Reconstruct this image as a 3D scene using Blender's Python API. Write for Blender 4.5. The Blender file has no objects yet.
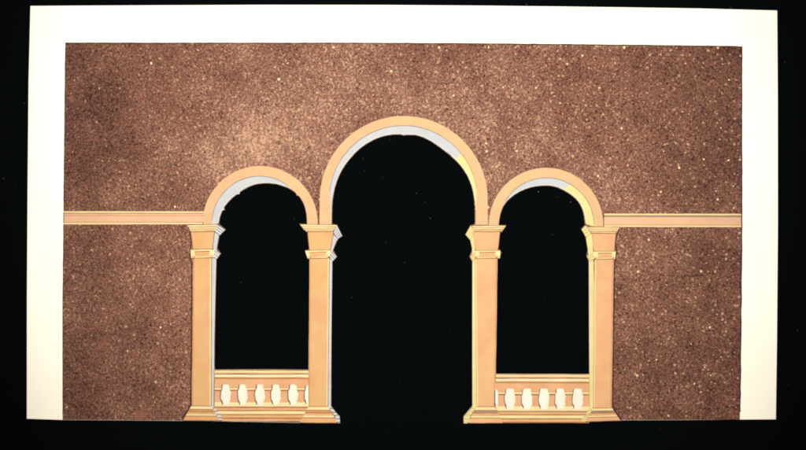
import bpy, math, random
from mathutils import Vector
random.seed(7)
S = bpy.context.scene
COL = S.collection
PX = 0.001                                   # one photo pixel is one millimetre of card
def P(x, y): return ((x-403.0)*PX, (225.0-y)*PX)

# ------------------------------------------------------------------ materials
def lin(c):
    return tuple((v/12.92 if v <= .04045 else ((v+.055)/1.055)**2.4) for v in [k/255 for k in c]) + (1,)
class G:
    """small node-graph helper"""
    def __init__(s, name, rough=.9, spec=.08):
        s.m = bpy.data.materials.new(name); s.m.use_nodes = True
        s.t = s.m.node_tree; s.n = s.t.nodes; s.b = s.n['Principled BSDF']
        s.b.inputs['Roughness'].default_value = rough
        s.b.inputs['Specular IOR Level'].default_value = spec
        s.geo = s.n.new('ShaderNodeNewGeometry')      # world position: the artwork never moves
    def link(s, a, b): s.t.links.new(a, b)
    def noise(s, scale, detail=3, rough=.55, off=(0,0,0), sc=(1,1,1), dist=0):
        mp = s.n.new('ShaderNodeMapping'); mp.inputs['Location'].default_value = off; mp.inputs['Scale'].default_value = sc
        s.link(s.geo.outputs['Position'], mp.inputs['Vector'])
        n = s.n.new('ShaderNodeTexNoise'); n.inputs['Scale'].default_value = scale
        n.inputs['Detail'].default_value = detail; n.inputs['Roughness'].default_value = rough
        n.inputs['Distortion'].default_value = dist
        s.link(mp.outputs[0], n.inputs['Vector']); return n.outputs['Fac']
    def voro(s, scale, off=(0,0,0)):
        mp = s.n.new('ShaderNodeMapping'); mp.inputs['Location'].default_value = off
        s.link(s.geo.outputs['Position'], mp.inputs['Vector'])
        v = s.n.new('ShaderNodeTexVoronoi'); v.voronoi_dimensions = '2D'; v.inputs['Scale'].default_value = scale
        s.link(mp.outputs[0], v.inputs['Vector']); return v
    def ramp(s, fac, stops, interp='LINEAR'):
        r = s.n.new('ShaderNodeValToRGB'); r.color_ramp.interpolation = interp
        e = r.color_ramp.elements
        while len(e) < len(stops): e.new(.5)
        for el, (p, c) in zip(e, stops):
            el.position = p; el.color = c if len(c) == 4 else tuple(c)+(1,)
        s.link(fac, r.inputs['Fac']); return r.outputs['Color']
    def math(s, op, a, b=None, clamp=False):
        n = s.n.new('ShaderNodeMath'); n.operation = op; n.use_clamp = clamp
        for i, v in enumerate((a, b)):
            if v is None: continue
            if isinstance(v, (int, float)): n.inputs[i].default_value = v
            else: s.link(v, n.inputs[i])
        return n.outputs[0]
    def mix(s, fac, a, b, mode='MIX'):
        n = s.n.new('ShaderNodeMix'); n.data_type = 'RGBA'; n.blend_type = mode
        for i, v in ((0, fac), (6, a), (7, b)):
            if isinstance(v, (int, float)): n.inputs[i].default_value = v
            elif isinstance(v, tuple): n.inputs[i].default_value = v
            else: s.link(v, n.inputs[i])
        return n.outputs[2]
    def out(s, col, height=None, bump=.2, dist=.0004):
        if isinstance(col, tuple): s.b.inputs['Base Color'].default_value = col
        else: s.link(col, s.b.inputs['Base Color'])
        if height is not None:
            b = s.n.new('ShaderNodeBump'); b.inputs['Strength'].default_value = bump; b.inputs['Distance'].default_value = dist
            s.link(height, b.inputs['Height']); s.link(b.outputs[0], s.b.inputs['Normal'])
        return s.m

E = 2.1     # how far the key light drives a white surface past full white
def alb(c, k=1.0):
    l = lin(c); return tuple(min(.92, v*k/E) for v in l[:3]) + (1,)

def paint(name, c, var=.10, blot=.12, tint=None, k=1.0):
    """hand-laid gouache: flat colour with soft pooling, brush streaks and paper tooth"""
    g = G(name)
    a = alb(c, k)
    lo = tuple(v*(1-blot) for v in a[:3]) + (1,); hi = tuple(min(.92, v*(1+blot*.7)) for v in a[:3]) + (1,)
    if tint: lo = alb(tint, k)
    big = g.noise(38, 3, .6, (random.random()*9, random.random()*9, 0))
    col = g.ramp(big, [(.32, lo), (.52, a), (.72, hi)])
    tooth = g.noise(900, 2, .6)
    f = g.ramp(tooth, [(.3, (1-var,)*3), (.7, (1+0*var,)*3)])
    col = g.mix(.8, col, f, 'MULTIPLY')
    return g.out(col, tooth, .12, .0002)

M = {}
M['peach']   = paint('peach_gouache', (249,194,132), tint=(246,184,124), k=1.17)
M['arch']    = paint('arch_peach_gouache', (253,204,150), .08, .08, k=1.13)
M['rose']    = paint('rosy_peach_gouache', (250,192,138), tint=(246,182,132), k=1.22)
M['panel']   = paint('balustrade_peach_gouache', (247,186,134), tint=(240,174,120), k=1.22)
M['course']  = paint('string_course_gouache', (248,196,152), .1, .08, k=1.28)
M['yellow']  = paint('lemon_gouache', (252,236,160), .05, .09, k=1.15)
M['light']   = paint('pale_highlight_gouache', (254,227,166), .05, .08, k=1.36)
M['mid']     = paint('tan_gouache', (234,172,110), .06, .12, k=1.12)
M['brown']   = paint('brown_line_gouache', (182,120,80), .1, .25, k=1.1)
M['umber']   = paint('umber_line_gouache', (86,48,44), .1, .25)
M['grey']    = paint('cool_grey_gouache', (228,227,224), .05, .06, k=1.08)
M['white']   = paint('white_gouache', (248,246,240), .03, .04)
M['pencil']  = paint('pencil_line', (168,144,132), .1, .2)
M['shade']   = paint('grey_shadow_line', (128,112,108), .1, .2)
M['pale']    = paint('pale_lemon_gouache', (252,243,200), .05, .06, k=1.15)
M['cream']   = paint('cream_gouache', (254,247,222), .05, .05, k=1.3)
M['taupe']   = paint('taupe_gouache', (196,164,128), .1, .2)
M['scuff']   = paint('rust_scuff', (174,114,90), .4, .25)

# white card
g = G('white_card')
n1 = g.noise(9, 4, .55); n2 = g.noise(1300, 2, .6)
c = g.ramp(n1, [(.3, (.90,.805,.645)), (.7, (.915,.83,.685))])
c = g.mix(.25, c, g.ramp(n2, [(.3, (.9,.9,.9)), (.7, (1,1,1))]), 'MULTIPLY')
M['card'] = g.out(c, n2, .08, .0002)

# sponged and spattered wall
g = G('stippled_brown_paint')
def rot_pos(ang, off):
    mp = g.n.new('ShaderNodeMapping'); mp.inputs['Rotation'].default_value = (.3, .2, ang); mp.inputs['Location'].default_value = off
    g.link(g.geo.outputs['Position'], mp.inputs['Vector']); return mp.outputs[0]
def rnoise(scale, detail, rough, ang, off, dist=0):
    n = g.n.new('ShaderNodeTexNoise'); n.inputs['Scale'].default_value = scale; n.inputs['Detail'].default_value = detail
    n.inputs['Roughness'].default_value = rough; n.inputs['Distortion'].default_value = dist
    g.link(rot_pos(ang, off), n.inputs['Vector']); return n
fine = rnoise(540, 2.5, .75, .55, (.3,.1,0), .25).outputs['Fac']
fleckn = rnoise(430, 1.5, .6, 1.9, (.7,.4,.2), .4).outputs['Fac']
pitn = rnoise(400, 1.5, .6, 2.7, (.17,.9,.5), .6).outputs['Fac']
huen = rnoise(300, 2, .7, .9, (.5,.3,.9)).outputs['Fac']
blot = rnoise(10, 3, .6, .4, (3.1,1.7,0)).outputs['Fac']
blot2 = rnoise(27, 3, .6, 1.1, (8.1,5.7,0)).outputs['Fac']
field = g.math('ADD', g.math('MULTIPLY', g.math('SUBTRACT', blot, .5), .12), g.math('MULTIPLY', g.math('SUBTRACT', blot2, .5), .24))
# sponged pale patches, plus broad paler tone round arches and darker towards the corners
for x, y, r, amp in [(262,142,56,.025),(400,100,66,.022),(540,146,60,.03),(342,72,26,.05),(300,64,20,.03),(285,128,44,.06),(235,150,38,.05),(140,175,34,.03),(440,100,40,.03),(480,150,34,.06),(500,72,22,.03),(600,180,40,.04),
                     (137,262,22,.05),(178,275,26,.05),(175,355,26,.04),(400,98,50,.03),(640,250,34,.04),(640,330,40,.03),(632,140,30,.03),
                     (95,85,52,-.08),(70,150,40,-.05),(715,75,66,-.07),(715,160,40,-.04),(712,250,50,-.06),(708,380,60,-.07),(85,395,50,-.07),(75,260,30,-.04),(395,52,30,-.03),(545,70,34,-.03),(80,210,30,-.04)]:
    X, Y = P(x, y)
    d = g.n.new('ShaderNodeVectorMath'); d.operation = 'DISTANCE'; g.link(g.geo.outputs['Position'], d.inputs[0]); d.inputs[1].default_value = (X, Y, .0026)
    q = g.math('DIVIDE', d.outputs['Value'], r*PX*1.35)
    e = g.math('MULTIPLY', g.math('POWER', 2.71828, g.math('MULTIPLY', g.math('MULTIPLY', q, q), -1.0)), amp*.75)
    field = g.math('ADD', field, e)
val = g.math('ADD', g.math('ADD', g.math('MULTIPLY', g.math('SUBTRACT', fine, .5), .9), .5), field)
k = .83
def w(c, q=1.0): return alb(c, k*q)
col = g.ramp(val, [(.26, w((82,52,44))), (.40, w((130,86,70))), (.50, w((162,109,88))), (.60, w((196,139,114))), (.76, w((248,196,158)))])
hue = g.ramp(huen, [(.34, (.90,1.02,1.0)), (.5, (1,1,1)), (.68, (1.14,.95,.93))])
col = g.mix(.8, col, hue, 'MULTIPLY')
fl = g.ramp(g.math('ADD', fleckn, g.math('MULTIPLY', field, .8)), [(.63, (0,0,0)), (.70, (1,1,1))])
col = g.mix(g.math('MULTIPLY', fl, .85), col, w((252,202,160), 1.1))
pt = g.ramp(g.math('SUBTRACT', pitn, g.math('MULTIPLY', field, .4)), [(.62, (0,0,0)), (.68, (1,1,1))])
col = g.mix(g.math('MULTIPLY', pt, .75), col, w((56,36,34)))
v2 = g.voro(125, (.37,.11,0))
sep2 = g.n.new('ShaderNodeSeparateColor'); g.link(v2.outputs['Color'], sep2.inputs[0])
px = g.n.new('ShaderNodeSeparateXYZ'); g.link(g.geo.outputs['Position'], px.inputs[0])
thr = g.math('SUBTRACT', .935, g.math('MULTIPLY', px.outputs[0], .20))     # heavier spatter towards one side
size = g.math('ADD', .02, g.math('MULTIPLY', sep2.outputs[2], .13))
dw = g.math('ADD', v2.outputs['Distance'], g.math('MULTIPLY', g.math('SUBTRACT', fleckn, .5), .3))
bigf = g.math('MULTIPLY', g.math('LESS_THAN', dw, size), g.math('GREATER_THAN', sep2.outputs[1], thr))
v3 = g.voro(235, (.77,.31,0))
sep3 = g.n.new('ShaderNodeSeparateColor'); g.link(v3.outputs['Color'], sep3.inputs[0])
d3 = g.math('ADD', v3.outputs['Distance'], g.math('MULTIPLY', g.math('SUBTRACT', pitn, .5), .5))
thr3 = g.math('SUBTRACT', .90, g.math('MULTIPLY', px.outputs[0], .22))
small = g.math('MULTIPLY', g.math('LESS_THAN', d3, g.math('ADD', .12, g.math('MULTIPLY', sep3.outputs[0], .2))), g.math('GREATER_THAN', sep3.outputs[1], thr3))
col = g.mix(g.math('MULTIPLY', small, g.math('ADD', .15, g.math('MULTIPLY', sep3.outputs[2], .6))), col, w((246,200,150), 1.3))
pits = g.math('MULTIPLY', g.math('LESS_THAN', d3, .26), g.math('LESS_THAN', sep3.outputs[1], g.math('ADD', .05, g.math('MULTIPLY', px.outputs[0], .11))))
col = g.mix(g.math('MULTIPLY', pits, .7), col, w((52,36,32)))
col = g.mix(g.math('MULTIPLY', bigf, g.math('ADD', .25, g.math('MULTIPLY', sep2.outputs[0], .72))), col, w((255,228,172), 2.0))
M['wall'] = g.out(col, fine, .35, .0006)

# black cloth
g = G('black_velvet', 1.0, .0)
nz = g.noise(900, 3, .7)
M['cloth'] = g.out(g.ramp(nz, [(.3, (.0009,.0013,.0015)), (.75, (.0021,.0028,.0031))]), nz, .3, .0005)
M['dust'] = G('dust_fibre').out((.05,.05,.048,1))

# ------------------------------------------------------------------ geometry helpers
def crom(pts, n=6):
    """smooth open curve through points"""
    q = [pts[0]] + list(pts) + [pts[-1]]; out = []
    for i in range(1, len(q)-2):
        p0, p1, p2, p3 = q[i-1], q[i], q[i+1], q[i+2]
        for j in range(n):
            t = j/n
            out.append(tuple(.5*((2*p1[a]) + (-p0[a]+p2[a])*t + (2*p0[a]-5*p1[a]+4*p2[a]-p3[a])*t*t + (-p0[a]+3*p1[a]-3*p2[a]+p3[a])*t**3) for a in (0,1)))
    out.append(pts[-1]); return out
def arc(cx, cy, r, n=40, a0=180, a1=0, ry=None):
    ry = ry or r
    return [(cx+r*math.cos(math.radians(a0+(a1-a0)*i/n)), cy-ry*math.sin(math.radians(a0+(a1-a0)*i/n))) for i in range(n+1)]
def wob(pts, a=.18):
    """the slight unsteadiness of a hand-ruled edge"""
    return [(x+random.uniform(-a,a), y+random.uniform(-a,a)) for x, y in pts]
def subdiv(pts, step=14):
    out = []
    for i, p in enumerate(pts):
        q = pts[(i+1) % len(pts)]; d = math.dist(p, q); n = max(1, int(d/step))
        out += [(p[0]+(q[0]-p[0])*j/n, p[1]+(q[1]-p[1])*j/n) for j in range(n)]
    return out
def lerp(a, b, t): return (a[0]+(b[0]-a[0])*t, a[1]+(b[1]-a[1])*t)
def ribbon(pts, wd):
    L, R = [], []
    for i, p in enumerate(pts):
        a = pts[max(0,i-1)]; b = pts[min(len(pts)-1,i+1)]
        dx, dy = b[0]-a[0], b[1]-a[1]; d = math.hypot(dx, dy) or 1
        h = wd*.5*random.uniform(.75,1.15); nx, ny = -dy/d*h, dx/d*h
        L.append((p[0]+nx, p[1]+ny)); R.append((p[0]-nx, p[1]-ny))
    return L + R[::-1]
def line(a, b, wd, step=9):
    n = max(2, int(math.dist(a,b)/step))
    return ribbon([(a[0]+(b[0]-a[0])*i/n+random.uniform(-.1,.1), a[1]+(b[1]-a[1])*i/n+random.uniform(-.12,.12)) for i in range(n+1)], wd)

def slab_mesh(loops, z0, z1):
    cu = bpy.data.curves.new('outline', 'CURVE'); cu.dimensions = '2D'; cu.fill_mode = 'BOTH'
    cu.extrude = (z1-z0)/2
    for lp in loops:
        sp = cu.splines.new('POLY'); sp.points.add(len(lp)-1)
        for p, q in zip(sp.points, lp):
            x, y = P(*q); p.co = (x, y, 0, 1)
        sp.use_cyclic_u = True
    ob = bpy.data.objects.new('outline', cu); COL.objects.link(ob)
    dg = bpy.context.evaluated_depsgraph_get(); dg.update()
    me = bpy.data.meshes.new_from_object(ob.evaluated_get(dg))
    bpy.data.objects.remove(ob); bpy.data.curves.remove(cu)
    zc = (z0+z1)/2
    return [(v.co.x, v.co.y, v.co.z+zc) for v in me.vertices], [tuple(p.vertices) for p in me.polygons], me

# layer heights in metres: board, wall paint, then each coat on top of the last
Z = {'board': (.0004,.0024), 0: (.00243,.00258), 1: (.00261,.00280), 2: (.00283,.00298), 3: (.00301,.00312), 4: (.00315,.00322), 5: (.00325,.0033), 6: (.00332,.00337), 7: (.00339,.00344)}
def part(name, parent, pieces, label=None):
    """pieces: (material key, layer, loop or [loops]); all become ONE mesh object with its origin at its middle"""
    V, F, MI, mats = [], [], [], []
    for mk, lay, loops in pieces:
        if not isinstance(loops[0][0], (list, tuple)): loops = [loops]
        z0, z1 = Z[lay]
        v, f, me = slab_mesh(loops, z0, z1)
        bpy.data.meshes.remove(me)
        if mk not in mats: mats.append(mk)
        o = len(V); V += v; F += [tuple(i+o for i in p) for p in f]; MI += [mats.index(mk)]*len(f)
    mn = [min(v[a] for v in V) for a in range(3)]; mx = [max(v[a] for v in V) for a in range(3)]
    c = Vector(((mn[0]+mx[0])/2, (mn[1]+mx[1])/2, mn[2]))
    me = bpy.data.meshes.new(name); me.from_pydata([tuple(Vector(v)-c) for v in V], [], F)
    for mk in mats: me.materials.append(M[mk])
    me.polygons.foreach_set('material_index', MI); me.update()
    o = bpy.data.objects.new(name, me); COL.objects.link(o)
    o.parent = parent; o.location = c - (parent['_w'] if False else WORLD.get(parent.name, Vector())) if parent else c
    WORLD[o.name] = c
    if label: o['label'] = label
    return o
WORLD = {}

# ------------------------------------------------------------------ the thing
card = bpy.data.objects.new('painted_arch_cutout', None); COL.objects.link(card)
card.empty_display_size = .1
card['label'] = 'flat painted card of a brown palace wall with three cut-out arches and white border'
card['category'] = 'cutout card'
WORLD[card.name] = Vector()

# ---- traced openings (the edges the knife left)
A1 = crom([(219,223.6),(220.4,216.5),(223.3,209.3),(229.6,200.8),(238.4,193.4),(248.4,187.2),(257,184.4),(266.2,183.5),(274,183.9),(281,185.5),(290,189.3),(297.3,194.7),(302,201),(304.9,208),(306.4,216),(306.8,223.6)])
A2 = crom([(332.2,223.8),(332.4,208),(333.8,193.6),(337.2,181),(342.2,170),(348.6,160.8),(356.9,151.6),(364.2,145.6),(372.3,140.8),(379.8,137.6),(387.8,135.5),(397,134.6),(403.3,134.8),(409.5,135.1),(418.5,136),(430.8,141.4),(446.3,152.4),(455,160),(460.5,165.9),(467.5,176.5),(472.4,190),(474.6,205),(475,224.2)])
A3 = crom([(498.8,224.6),(500.4,215),(503,208),(507,201.8),(513.5,195.8),(521,191.3),(528.7,188.2),(537,186.5),(544.5,185.9),(551.4,186.2),(558.5,188.1),(565.6,191.6),(571.2,195.2),(576.3,199.6),(580,204.6),(582.6,210.4),(584.2,217),(585,224)])
def nick(pts, at, dx, dy):
    """a paper burr left by the knife"""
    i = min(range(len(pts)), key=lambda j: math.dist(pts[j], at))
    x, y = pts[i]; pts[i] = (x+dx, y+dy)
nick(A1, (238.4,193.4), 1.0, .9); nick(A1, (223.3,209.3), 1.5, .6); nick(A1, (297.3,194.7), -.9, .9)
nick(A2, (403.3,134.8), 0, 1.0); nick(A2, (405,134.9), 0, .8)
HOLE1 = A1 + [(306.9,224.1),(299.3,223.6),(302.8,229.2),(307.5,232.4),(309.3,249.3),(304.9,251.6),(306.2,254.6),(309.3,258.6),(309.2,300),(308.6,345),(308.4,370)] + \
        [(262,369.6),(215.4,369.9),(214.4,368.5),(214.9,330),(215.6,290),(216.5,259.8),(220.8,253.8),(217.2,248.5),(219.4,235.9),(225.6,229.8),(219.2,224.4)]
HOLE3 = A3 + [(585.2,225.2),(581.4,229.4),(584.4,233),(585.9,238),(587.9,250),(586.7,256),(588.9,261.6),(589.1,300),(589.4,374.4)] + \
        [(540,374.2),(495.4,374.1),(495.6,340),(497.3,280),(497.6,259.2),(499.6,257.4),(501.8,252.8),(498.2,249),(500,233.2),(502.5,231.3),(506.4,225.2),(499,225)]
SIDE2L = [(340.2,423.1),(339.7,416.4),(337.2,414.8),(331.2,406.4),(331.5,340),(332.4,261.6),(336.9,257),(333.2,250),(337.8,239.2),(342.4,236.2),(337.2,225)]
SIDE2R = [(470.6,225.3),(465.5,234.6),(470.4,240.8),(472.2,249.2),(469.7,256.9),(472.3,261.6),(472.2,330),(472.3,406),(463.6,416.6),(463.5,423.6)]
BOT_R = [(540,423),(582,422.4),(621,420.4),(690,420),(775.9,419.4)]
BOT_L = [(26.8,418.8),(62.6,420),(120,420.4),(184,420.9),(220.6,421.4),(262,422.2),(300,423)]
OUT = BOT_L + SIDE2L + A2 + SIDE2R + BOT_R + [(777,340),(777.9,225),(777.8,100),(777.2,10.4),(700,8.4),(620,7.2),(540,6.2),(460,5.4),(380,4.9),(270,4.8),(150,5.2),(30.4,5.8),(28.6,80),(27.6,190),(26.9,300)]
part('board', card, [('card', 'board', [OUT, HOLE1, HOLE3])])

# ---- the sponged brown wall: the field inside the white border
edge_r = wob([(739.9+1.9*min(1,(419.6-y)/180), y) for y in range(412, 50, -6)], .12) + [(741.7,46.2)]
edge_t = wob([(x, 42.7+ (0 if x < 330 else 3.5*((x-330)/412)**1.6)) for x in range(738, 68, -6)], .07) + [(65.2,42.6)]
edge_l = wob([(65.2-2.6*min(1,(y-42)/260), y) for y in range(48, 418, 6)], .12)
FIELD = [(62.6,419.8),(120,420.2),(184,420.7),(220.6,421.2),(262,422.0),(300,422.8)] + SIDE2L + A2 + SIDE2R + \
        [(540,422.8),(582,422.2),(621,420.2),(690,419.8),(739.9,419.6)] + edge_r + edge_t + edge_l
scuff = crom([(97,349),(99,343),(104,337),(110,334.4),(111,337),(107,342.5),(102,348),(98.5,350.5),(97,349)], 4)[:-1]
scuff2 = crom([(134,418),(135.5,412),(139,410),(143,412),(146,416),(143,419),(138,419.4),(134,418)], 4)[:-1]
M['olive'] = paint('olive_edge_line', (70,58,34), .1, .2)
M['plum'] = paint('plum_edge_line', (92,26,64), .1, .2)
part('stippled_wall', card, [
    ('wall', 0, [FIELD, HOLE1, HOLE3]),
    ('scuff', 1, scuff), ('scuff', 1, scuff2),
    ('olive', 1, ribbon([(x, y+.2) for x, y in edge_t[::-1]], 1.0)),
    ('plum', 1, ribbon([(x, y) for x, y in edge_r], 1.3)),
    ('umber', 1, ribbon([(x+.2, y) for x, y in edge_l], .7)),
], 'brown sponged and spattered paint filling the wall around the arches')

# ---- string courses
def course(x0, x1, ya0, ya1, yb0, yb1, right):
    def yy(x, a, b): return a+(b-a)*(x-x0)/(x1-x0)
    top = [(x0,ya0),(x1,yb0)]; bot = [(x1,yb1),(x0,ya1)]
    body = wob(subdiv(top+bot, 9), .12)
    L = [('course', 1, body)]
    L.append(('light', 2, line((x0,ya0+.7),(x1,yb0+.7),1.3)))
    L.append(('pencil', 3, line((x0,ya0+2.1),(x1,yb0+2.1),.5)))
    L.append(('light', 2, line((x0,ya1-.8),(x1,yb1-.8),1.3)))
    L.append(('mid', 3, line((x0,ya1-2.3),(x1,yb1-2.3),.6)))
    if right:
        L.append(('brown', 3, line((x0+.3,yb0-.6),(x0+.3,ya1),.7)))
        L.append(('taupe', 3, line((x0,ya0+2.8),(x1,yb0+2.8),.9)))
    else:
        L.append(('mid', 2, line((x0,ya0+4.2),(x1,yb0+4.2),.7)))
    return part('string_course', card, L)
course(63.2, 203.4, 211.2, 224.5, 211.4, 224.3, False)
course(603.6, 741.3, 213.6, 227.0, 213.8, 227.2, True)

# ---- arches: archivolt (front face) with its painted intrados and trim
def between(outer, inner): return outer + inner[::-1]
def inset(pts, cx, cy, d):
    out = []
    for x, y in pts:
        r = math.hypot(x-cx, y-cy) or 1; out.append((x+(x-cx)/r*d, y+(y-cy)/r*d))
    return out
def resample(pts, n):
    L = [0]
    for a, b in zip(pts, pts[1:]): L.append(L[-1]+math.dist(a,b))
    out = []; j = 0
    for i in range(n+1):
        s = L[-1]*i/n
        while j < len(L)-2 and L[j+1] < s: j += 1
        t = (s-L[j])/((L[j+1]-L[j]) or 1)
        out.append((pts[j][0]+(pts[j+1][0]-pts[j][0])*t, pts[j][1]+(pts[j+1][1]-pts[j][1])*t))
    return out
# side arch in front of the left opening
o1 = [(202.6,224.4)] + arc(260.2,223.6,57.6,48,179,1) + [(317.8,224.6)]
i1 = [(212,224.4)] + arc(259.6,223.8,47.5,48,179,1) + [(307.3,224.4)]
def make_arch(outer, inner, opening, cx, cy, split, grey_first=True, label=None):
    """front ring, then the soffit seen between ring and knife edge"""
    n = len(opening)
    ang = lambda p: math.atan2(cy-p[1], p[0]-cx)
    def r_open(p):
        a = ang(p); c = min(opening, key=lambda o: abs(ang(o)-a)); return math.dist(c, (cx, cy))
    raw = inner; gap = []; inner = []
    for p in raw:
        r = math.dist(p, (cx, cy)); ro = r_open(p)+.5; gap.append(r-ro)
        q = max(r, ro)/r if p[1] < cy else 1
        inner.append((cx+(p[0]-cx)*q, cy+(p[1]-cy)*q))
    def r_in0(p):
        a = ang(p); c = min(raw, key=lambda o: abs(ang(o)-a)); return math.dist(c, (cx, cy))
    vis = [p for p, d in zip(inner, gap) if d > .8]
    av = part('arch', card, [('arch', 2, between(outer, inner)),
                             ('pencil', 4, ribbon(inset(vis, cx, cy, .2)[1:-1], .45))], label)
    N = 90
    o = resample(inset(opening, cx, cy, .7), N); i_ = resample(inset(inner, cx, cy, 1.0), N)
    k = round(N*split)
    pcs = []
    if k > 0: pcs.append(('grey', 1, i_[:k+1] + o[:k+1][::-1]))
    if k < N:
        pcs.append(('yellow', 1, i_[k:] + o[k:][::-1]))
        yo = resample(inset(opening, cx, cy, 1.1), N)[k-2:-3]
        yo = [p for p in yo if r_in0(p)-math.dist(p, (cx, cy)) > 1.6]
        pcs.append(('pale', 4, ribbon(yo, 1.2)))
    # a whiter inner edge along the knife line
    def r_in(p):
        a = ang(p); c = min(raw, key=lambda o: abs(ang(o)-a)); return math.dist(c, (cx, cy))
    rim = [p for p in opening[2:int(n*split)] if r_in(p)-math.dist(p, (cx, cy)) > 2.4 and p[1] < cy-2]
    pcs.append(('white', 3, ribbon(inset(rim, cx, cy, 1.0), 1.0)))
    part('intrados', av, pcs)
    return av
make_arch(o1, i1, A1, 260, 224, 1.0, label='smaller arch over the left balustrade, pale grey soffit')
o2 = [(319.4,224.6),(319.6,214)] + arc(403.7,200,84,64,176,4) + [(487.9,214),(488,224.8)]
i2 = [(331.2,224.6),(330.6,214)] + arc(403.3,199.6,73.9,64,174,6) + [(475.6,214),(476,224.8)]
make_arch(o2, i2, A2, 403.5, 201, .73, label='tall central arch, grey soffit turning yellow down its right side')
o3 = [(488.8,225.6)] + arc(546,225,57.2,48,179,1) + [(603.2,226.6)]
i3 = [(498.6,225.6)] + arc(546.3,225.4,47.5,48,179,1) + [(593.8,226.6)]
make_arch(o3, i3, A3, 546.3, 225, .665, label='smaller arch over the right balustrade, soffit turning yellow at right')

# ---- pilasters
def pilaster(front, side, shaft, body, cornice, cside, neck, nside, base, bside, s, kind, shadow=None, label=None):
    """s=+1: the return face is to the right of the front; kind: grey or yellow return"""
    face = 'peach' if kind == 'grey' else 'rose'
    ret = 'white' if kind == 'grey' else 'yellow'; edge = 'grey' if kind == 'grey' else 'yellow'
    lnm = 'shade' if kind == 'grey' else 'mid'
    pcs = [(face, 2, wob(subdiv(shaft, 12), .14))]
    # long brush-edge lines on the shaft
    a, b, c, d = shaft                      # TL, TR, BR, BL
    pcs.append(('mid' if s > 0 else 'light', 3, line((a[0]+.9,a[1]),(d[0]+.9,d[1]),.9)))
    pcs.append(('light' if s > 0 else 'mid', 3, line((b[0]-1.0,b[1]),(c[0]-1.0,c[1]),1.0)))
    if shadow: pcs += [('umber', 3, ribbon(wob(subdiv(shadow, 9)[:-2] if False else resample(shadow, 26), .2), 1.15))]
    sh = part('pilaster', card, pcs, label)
    part('side_face', sh, [(edge, 1, side), ('white' if kind == 'grey' else 'pale', 2, ribbon(resample([(x-.6*s, y) for x, y in side[2:6]], 24), 1.1)),
                           (lnm, 3, line(shaft[1] if s > 0 else shaft[0], shaft[2] if s > 0 else shaft[3], .55))])
    # capital: tapering bell, stepped cornice, and its return
    TL, TR, BR, BL = cornice
    cp = [(face, 2, body), ('light', 3, cornice)]
    for t, wd, mk in ((.02,.6,'brown'), (.30,.8,'taupe'), (.55,.8,'mid'), (.74,.7,'brown'), (.97,.9,'brown')):
        cp.append((mk, 4, line(lerp(TL,BL,t), lerp(TR,BR,t), wd, 6)))
    cp.append((ret, 3, cside))
    if s > 0: e0, e1, e2, e3 = cside[0], cside[1], cside[2], cside[3]
    else: e0, e1, e2, e3 = cside[0], cside[1], cside[2], cside[3]
    for t in (.0, .3, .6, .93):
        cp.append((lnm, 4, line(lerp(e0,e3,t), lerp(e1,e2,t), .6 if kind == 'grey' else .5, 4)))
    cp.append((lnm, 4, line(body[1] if s > 0 else body[0], body[2] if s > 0 else body[3], .6, 5)))
    cp.append(('brown', 4, line(body[0] if s > 0 else body[1], body[3] if s > 0 else body[2], .6, 5)))
    part('capital', sh, cp)
    # neck band with a sunk panel
    TL, TR, BR, BL = neck
    h = BL[1]-TL[1]
    x0, x1 = TL[0]+4.0, TR[0]-4.5
    nb = [('light', 3, neck), (face, 4, [(x0,TL[1]+.26*h),(x1,TR[1]+.24*h),(x1-.6,TR[1]+.60*h),(x0+.6,TL[1]+.64*h)]),
          ('brown', 5, line((x0,TL[1]+.25*h),(x1,TR[1]+.23*h),.8,5)), ('mid', 5, line((x0+.5,TL[1]+.66*h),(x1,TR[1]+.62*h),.7,5)),
          ('brown', 4, line(TL,TR,.6,5)), ('brown', 4, line(BL,BR,.8,5)), ('mid', 4, line(lerp(TL,BL,.8), lerp(TR,BR,.8), .8, 5)),
          (ret, 3, nside)]
    for t in (.2, .55, .95):
        nb.append((lnm, 4, line(lerp(nside[0],nside[3],t), lerp(nside[1],nside[2],t), .6, 4)))
    part('neck_band', sh, nb)
    # spreading base in steps
    TL, TR, BR, BL = base
    bs = [('mid' if kind == 'grey' else face, 4, base)]
    def stripe(t0, t1, mk, lay=5):
        return (mk, lay, [lerp(TL,BL,t0), lerp(TR,BR,t0), lerp(TR,BR,t1), lerp(TL,BL,t1)])
    bs += [stripe(.02,.20,'light'), stripe(.24,.36,'taupe' if s < 0 else 'mid'), stripe(.42,.52,'peach'), stripe(.54,.66,'light'), stripe(.72,.98,face)]
    for t, mk in ((.0,'brown'), (.22,'brown'), (.38,'brown'), (.53,'mid'), (.69,'brown'), (.99,'brown')):
        bs.append((mk, 6, line(lerp(TL,BL,t), lerp(TR,BR,t), .6, 6)))
    bs.append((ret, 6, bside))
    m = len(bside)//2
    for t in (.12,.34,.56,.78,.96):
        i = t*(m-1); j = min(m-2, int(i)); a = lerp(bside[j], bside[j+1], i-j)
        q = bside[::-1]; b = lerp(q[j], q[j+1], i-j)
        bs.append((lnm, 7, line(a, b, .8 if kind == 'grey' else .5, 3)))
    part('base', sh, bs)
    return sh

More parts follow.
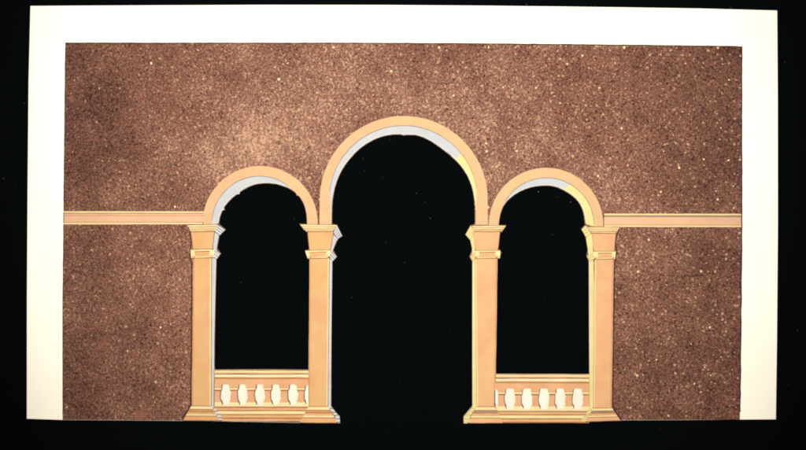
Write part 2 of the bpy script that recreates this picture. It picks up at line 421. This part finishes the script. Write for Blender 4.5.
pilaster(None,
    side=[(211.6,231),(219,234.6),(216.6,249),(216.1,259),(214.3,340),(214.1,369),(213.6,407),(211.0,407),(211.4,300)],
    shaft=[(193.4,257),(211.6,257),(211.2,406.4),(191.8,406.4)],
    body=[(190.7,231),(214.6,231),(212.6,250),(193.3,250)],
    cornice=[(187.0,225),(217,224.2),(214.6,231.6),(190.4,231.8)], cside=[(217,224.2),(225.2,229.8),(219.3,235.6),(214.6,231.6)],
    neck=[(190.4,249.4),(214.4,249.0),(214.0,257.6),(191.2,258.2)], nside=[(214.4,249.0),(220.4,253.7),(216.4,259.4),(214.0,257.6)],
    base=[(191.2,406),(211.8,406.2),(219.6,420.8),(183.2,420.6)], bside=[(211.4,406.2),(214.5,411.2),(217.8,416.2),(219.2,421),(222.4,421.1),(221.0,416),(217.2,411),(213.8,406.2)],
    s=1, kind='grey', shadow=[(188.6,227.5),(189.4,231.8),(191.6,240),(190.4,250),(189.8,257),(191.8,261),(191.6,340),(190.8,404),(189.6,408),(186,413),(182.6,418)],
    label='outermost left pilaster with a pale grey return on its right')
pilaster(None,
    side=[(329.4,231),(337.4,238.4),(332.9,250),(332.1,261),(331.2,340),(331.0,370),(330.9,407),(327.8,407),(328.8,300)],
    shaft=[(309.6,257),(329.4,257),(328.0,407),(308.7,407)],
    body=[(307.5,231),(333.8,231),(330.4,250.4),(309.5,250.4)],
    cornice=[(299.8,224.1),(336.8,224.7),(333.4,231.8),(306.6,231.8)], cside=[(336.8,224.7),(342.2,236.0),(337.6,239),(332.6,231.8)],
    neck=[(305.2,250.4),(331.0,250.0),(330.2,258.0),(307.6,258.6)], nside=[(331.0,250.0),(336.7,256.8),(332.6,261.3),(329.8,257.6)],
    base=[(308.2,406.6),(328.2,406.6),(337.8,423.0),(299.8,422.8)], bside=[(328,406.6),(332,412),(335.4,417),(336.4,423),(340,423),(339.5,416.6),(336,412.5),(331,406.6)],
    s=1, kind='grey', label='pilaster left of the central opening with a white return on its right')
pilaster(None,
    side=[(474.6,231),(470.4,240),(472.3,249.4),(472.5,262),(472.4,340),(472.4,370),(472.5,407),(477,407),(475.4,300)],
    shaft=[(475.0,257),(497.4,257),(495.3,407),(476.6,407)],
    body=[(473.2,231),(500,231),(497.9,250.6),(475.6,250.6)],
    cornice=[(471.8,225.5),(506.2,225.3),(501.6,231.8),(474.4,231.8)], cside=[(470.9,225.5),(465.7,234.6),(470.6,240.4),(474.8,231.8)],
    neck=[(475.2,250.4),(500.2,250.2),(500.0,258.2),(475.6,258.6)], nside=[(475.2,250.4),(470.0,256.8),(472.6,261.2),(475.6,258.6)],
    base=[(476.2,406.8),(495.6,406.8),(503.0,423.1),(467.4,423.3)], bside=[(476.6,406.8),(473.6,411),(470.0,416.6),(469.0,423.4),(463.8,423.4),(463.8,416.8),(468.2,411.4),(472.5,406.8)],
    s=-1, kind='yellow', label='pilaster right of the central opening with a yellow return on its left')
pilaster(None,
    side=[(592.4,232),(586.0,238),(588.0,250),(589.0,262),(589.2,340),(589.5,372),(589.6,409),(593.4,409),(594.6,300)],
    shaft=[(594.6,258),(613.6,258),(611.6,408.6),(593.2,408.6)],
    body=[(591.6,232),(616,232),(614.2,251.6),(594.0,251.6)],
    cornice=[(586.6,226.9),(619.6,227.2),(616.0,233.4),(591.0,233.4)], cside=[(585.6,225.5),(581.6,229.5),(586.0,237.4),(591.6,233.4)],
    neck=[(593.8,251.4),(616.6,251.2),(615.4,259.0),(594.0,259.4)], nside=[(593.8,251.4),(587.0,256.0),(589.2,261.4),(594.0,259.4)],
    base=[(592.8,408.0),(611.9,408.0),(620.4,420.6),(585.4,421.8)], bside=[(593.4,408),(590.4,413),(587.0,417),(586.0,421.8),(581.0,422.2),(581.6,418.6),(585.4,415),(589.6,408)],
    s=-1, kind='yellow', shadow=[(619.4,229),(616.8,234),(615,244),(617.2,254),(614.4,261),(613.6,340),(612.4,406),(615.4,412),(621.4,419.6)],
    label='outermost right pilaster with a yellow return on its left')

# ---- balustrades
BALUSTER = [(0,.26),(.04,.55),(.11,.66),(.18,.62),(.25,.78),(.35,.97),(.50,1.0),(.65,.97),(.77,.85),(.86,.63),(.94,.5),(1,.26)]
def baluster(parent, cx, y0, y1, hw, clip=None, neck=1.0):
    PROF = [(t, w_+(1-w_)*.45*(1-neck)) for t, w_ in BALUSTER]
    q = []
    f = [random.uniform(.88,1.08) for _ in PROF]; cx += random.uniform(-.3,.3)
    Rr = [(cx+hw*wd*f[i]+random.uniform(-.25,.25), y0+(y1-y0)*t) for i, (t, wd) in enumerate(PROF)]
    Ll = [(cx-hw*wd*random.uniform(.93,1.05), y0+(y1-y0)*t) for t, wd in PROF]
    R2, L2 = crom(Rr, 3), crom(Ll, 3)
    if clip:
        R2 = [(min(max(x, clip[0]), clip[1]), y) for x, y in R2]; L2 = [(min(max(x, clip[0]), clip[1]), y) for x, y in L2]
    lp = R2 + L2[::-1]
    pcs = [('cream', 5, lp)]
    if not clip or clip[1] - cx < hw:
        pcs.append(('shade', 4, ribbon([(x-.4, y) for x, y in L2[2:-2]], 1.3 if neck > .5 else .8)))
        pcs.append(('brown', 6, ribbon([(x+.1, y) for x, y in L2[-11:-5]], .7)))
    return part('baluster', parent, pcs)
def balustrade(xl, xr, dy, xs, half, flo, fro, warm, label):
    b0 = 369.9+dy
    pn = warm
    def band(y0, y1, mk, lay, l=xl, r=xr): return (mk, lay, wob(subdiv([(l,y0),(r,y0+.1),(r,y1+.1),(l,y1)], 11), .12))
    def ln(y, wd, mk, lay=3, l=xl, r=xr): return (mk, lay, line((l+.2,y),(r-.2,y+.1),wd))
    root = part('balustrade', card, [band(b0+7.6, b0+38, pn, 1), ln(b0+19.0, 1.5, 'light', 2), ln(b0+20.6, 1.0, 'brown', 2),
                                     ln(b0+9.0, .8, 'mid', 2), ln(b0+17.6,.5,'mid',2)], label)
    part('handrail', root, [band(b0+.3, b0+8, 'light', 2), ln(b0+4.1, 1.2, 'brown'), ln(b0+7.9, .9, 'brown'), ln(b0+.7, .6, 'mid'),
                            ln(b0+2.9, .6, 'mid'), ln(b0+5.2,.7,'cream')])
    bot = 421.4 if dy == 0 else 422.6
    z = b0+32.4
    H = bot - z
    pl = [band(z, bot-.2, pn, 2), band(z, z+4.2, 'light', 3), ln(z+5.0, 1.1, 'brown' if dy == 0 else 'taupe', 3), band(z+6.0, z+7.6, 'peach', 3),
          ln(z+8.3, .7, 'brown', 3), band(z+9, z+11.6, 'light', 3), ln(z+12.3, .8, 'brown', 3), band(z+13.0, z+15.0, 'peach', 3), ln(z+16.0, 1.1, 'brown', 3)]
    part('plinth', root, pl)
    Z3 = None
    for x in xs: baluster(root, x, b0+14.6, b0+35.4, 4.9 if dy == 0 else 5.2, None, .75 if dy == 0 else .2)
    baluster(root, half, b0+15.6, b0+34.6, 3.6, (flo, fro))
    return root
balustrade(214.6, 308.6, 0, [226,243.1,259.8,276.2,293.2], 308.2, 304.8, 308.5, 'panel', 'balustrade under the left arch')
balustrade(495.2, 589.3, 4.2, [510,527.2,543.8,560.4,577.6], 495.4, 495.3, 498.0, 'panel', 'balustrade under the right arch')

# ------------------------------------------------------------------ black cloth and its dust
import bmesh
bm = bmesh.new()
nx, ny = 120, 90
W, H = 3.0, 2.2
vs = [[bm.verts.new((-W/2+W*i/nx, -H/2+H*j/ny, 0)) for i in range(nx+1)] for j in range(ny+1)]
for j in range(ny):
    for i in range(nx): bm.faces.new((vs[j][i], vs[j][i+1], vs[j+1][i+1], vs[j+1][i]))
for v in bm.verts:
    if abs(v.co.x) > .42 or abs(v.co.y) > .25: v.co.z = -.0008 + .0008*math.sin(v.co.x*23+v.co.y*9)*math.cos(v.co.y*17)
me = bpy.data.meshes.new('black_cloth'); bm.to_mesh(me); bm.free(); me.materials.append(M['cloth'])
for p in me.polygons: p.use_smooth = True
cl = bpy.data.objects.new('black_cloth', me); COL.objects.link(cl); cl['kind'] = 'structure'
cl['label'] = 'black velvet cloth under the painted card'
bm = bmesh.new()
def fleck(x, y, r, z=.0003):
    X, Y = P(x, y)
    ring = []
    a0 = random.random()*6
    for i in range(5):
        a = a0+i*math.tau/5; q = r*PX*random.uniform(.6,1.2)
        ring.append(bm.verts.new((X+q*math.cos(a), Y+q*math.sin(a), z)))
    c = bm.verts.new((X, Y, z+r*PX*.6)); 
    for i in range(5): bm.faces.new((ring[i], ring[(i+1)%5], c))
for x, y, r in [(538.5,191.8,.9),(571.2,202,.8),(416.4,193.2,.5),(430.3,218.2,.7),(365,170,.4),(382,177.5,.4),(424.5,202,.4),(404.5,262.5,.4),(386,242,.4),(294,219,.5),
                (3,178.5,.8),(24,103,.6),(240.5,282.5,.5),(352,297.8,.4),(553,235,.5),(798,331,.6),(660,430,.5),(713,441,.4),(789,385,.4),(526.5,4,.7),(731,7,.6),(785.5,62,.5),
                (363,158.5,.4),(390,139.5,.4),(558,197,.4),(262,254,.3),(450,330,.3),(400,380,.3),(545,300,.3)]:
    fleck(x, y, r)
for _ in range(40): fleck(random.uniform(0,806), random.uniform(0,450), random.uniform(.15,.3))
me = bpy.data.meshes.new('dust'); bm.to_mesh(me); bm.free(); me.materials.append(M['dust'])
du = bpy.data.objects.new('dust', me); COL.objects.link(du); du['kind'] = 'stuff'; du['label'] = 'pale dust specks scattered over the black cloth'; du['category'] = 'dust'

# ------------------------------------------------------------------ light: one copy-stand lamp, warm, above and beyond the top edge
def spot(name, loc, aim, power, size, blend, col, rad):
    l = bpy.data.lights.new(name, 'SPOT'); l.energy = power; l.spot_size = math.radians(size); l.spot_blend = blend
    l.color = col; l.shadow_soft_size = rad
    o = bpy.data.objects.new(name, l); COL.objects.link(o); o.location = loc
    o.rotation_euler = (Vector(aim)-Vector(loc)).to_track_quat('-Z', 'Y').to_euler(); return o
spot('copy_lamp', (-.10, .75, 2.1), (.0, .07, 0), 400, 32, 1.0, (1, .985, .965), .06)
w_ = bpy.data.worlds.new('World'); S.world = w_; w_.use_nodes = True
w_.node_tree.nodes['Background'].inputs[0].default_value = (1, .97, .93, 1)
w_.node_tree.nodes['Background'].inputs[1].default_value = .12

# ------------------------------------------------------------------ camera
cd = bpy.data.cameras.new('camera'); cam = bpy.data.objects.new('camera', cd); COL.objects.link(cam)
D = 1.6
cam.location = (0, 0, D); cd.sensor_width = 36; cd.lens = 36*(D-.0027)/.806; cd.clip_end = 20; cd.clip_start = .05
S.camera = cam
S.view_settings.view_transform = 'Standard'; S.view_settings.look = 'None'; S.view_settings.exposure = 0; S.view_settings.gamma = 1
S.cycles.filter_width = 2.0
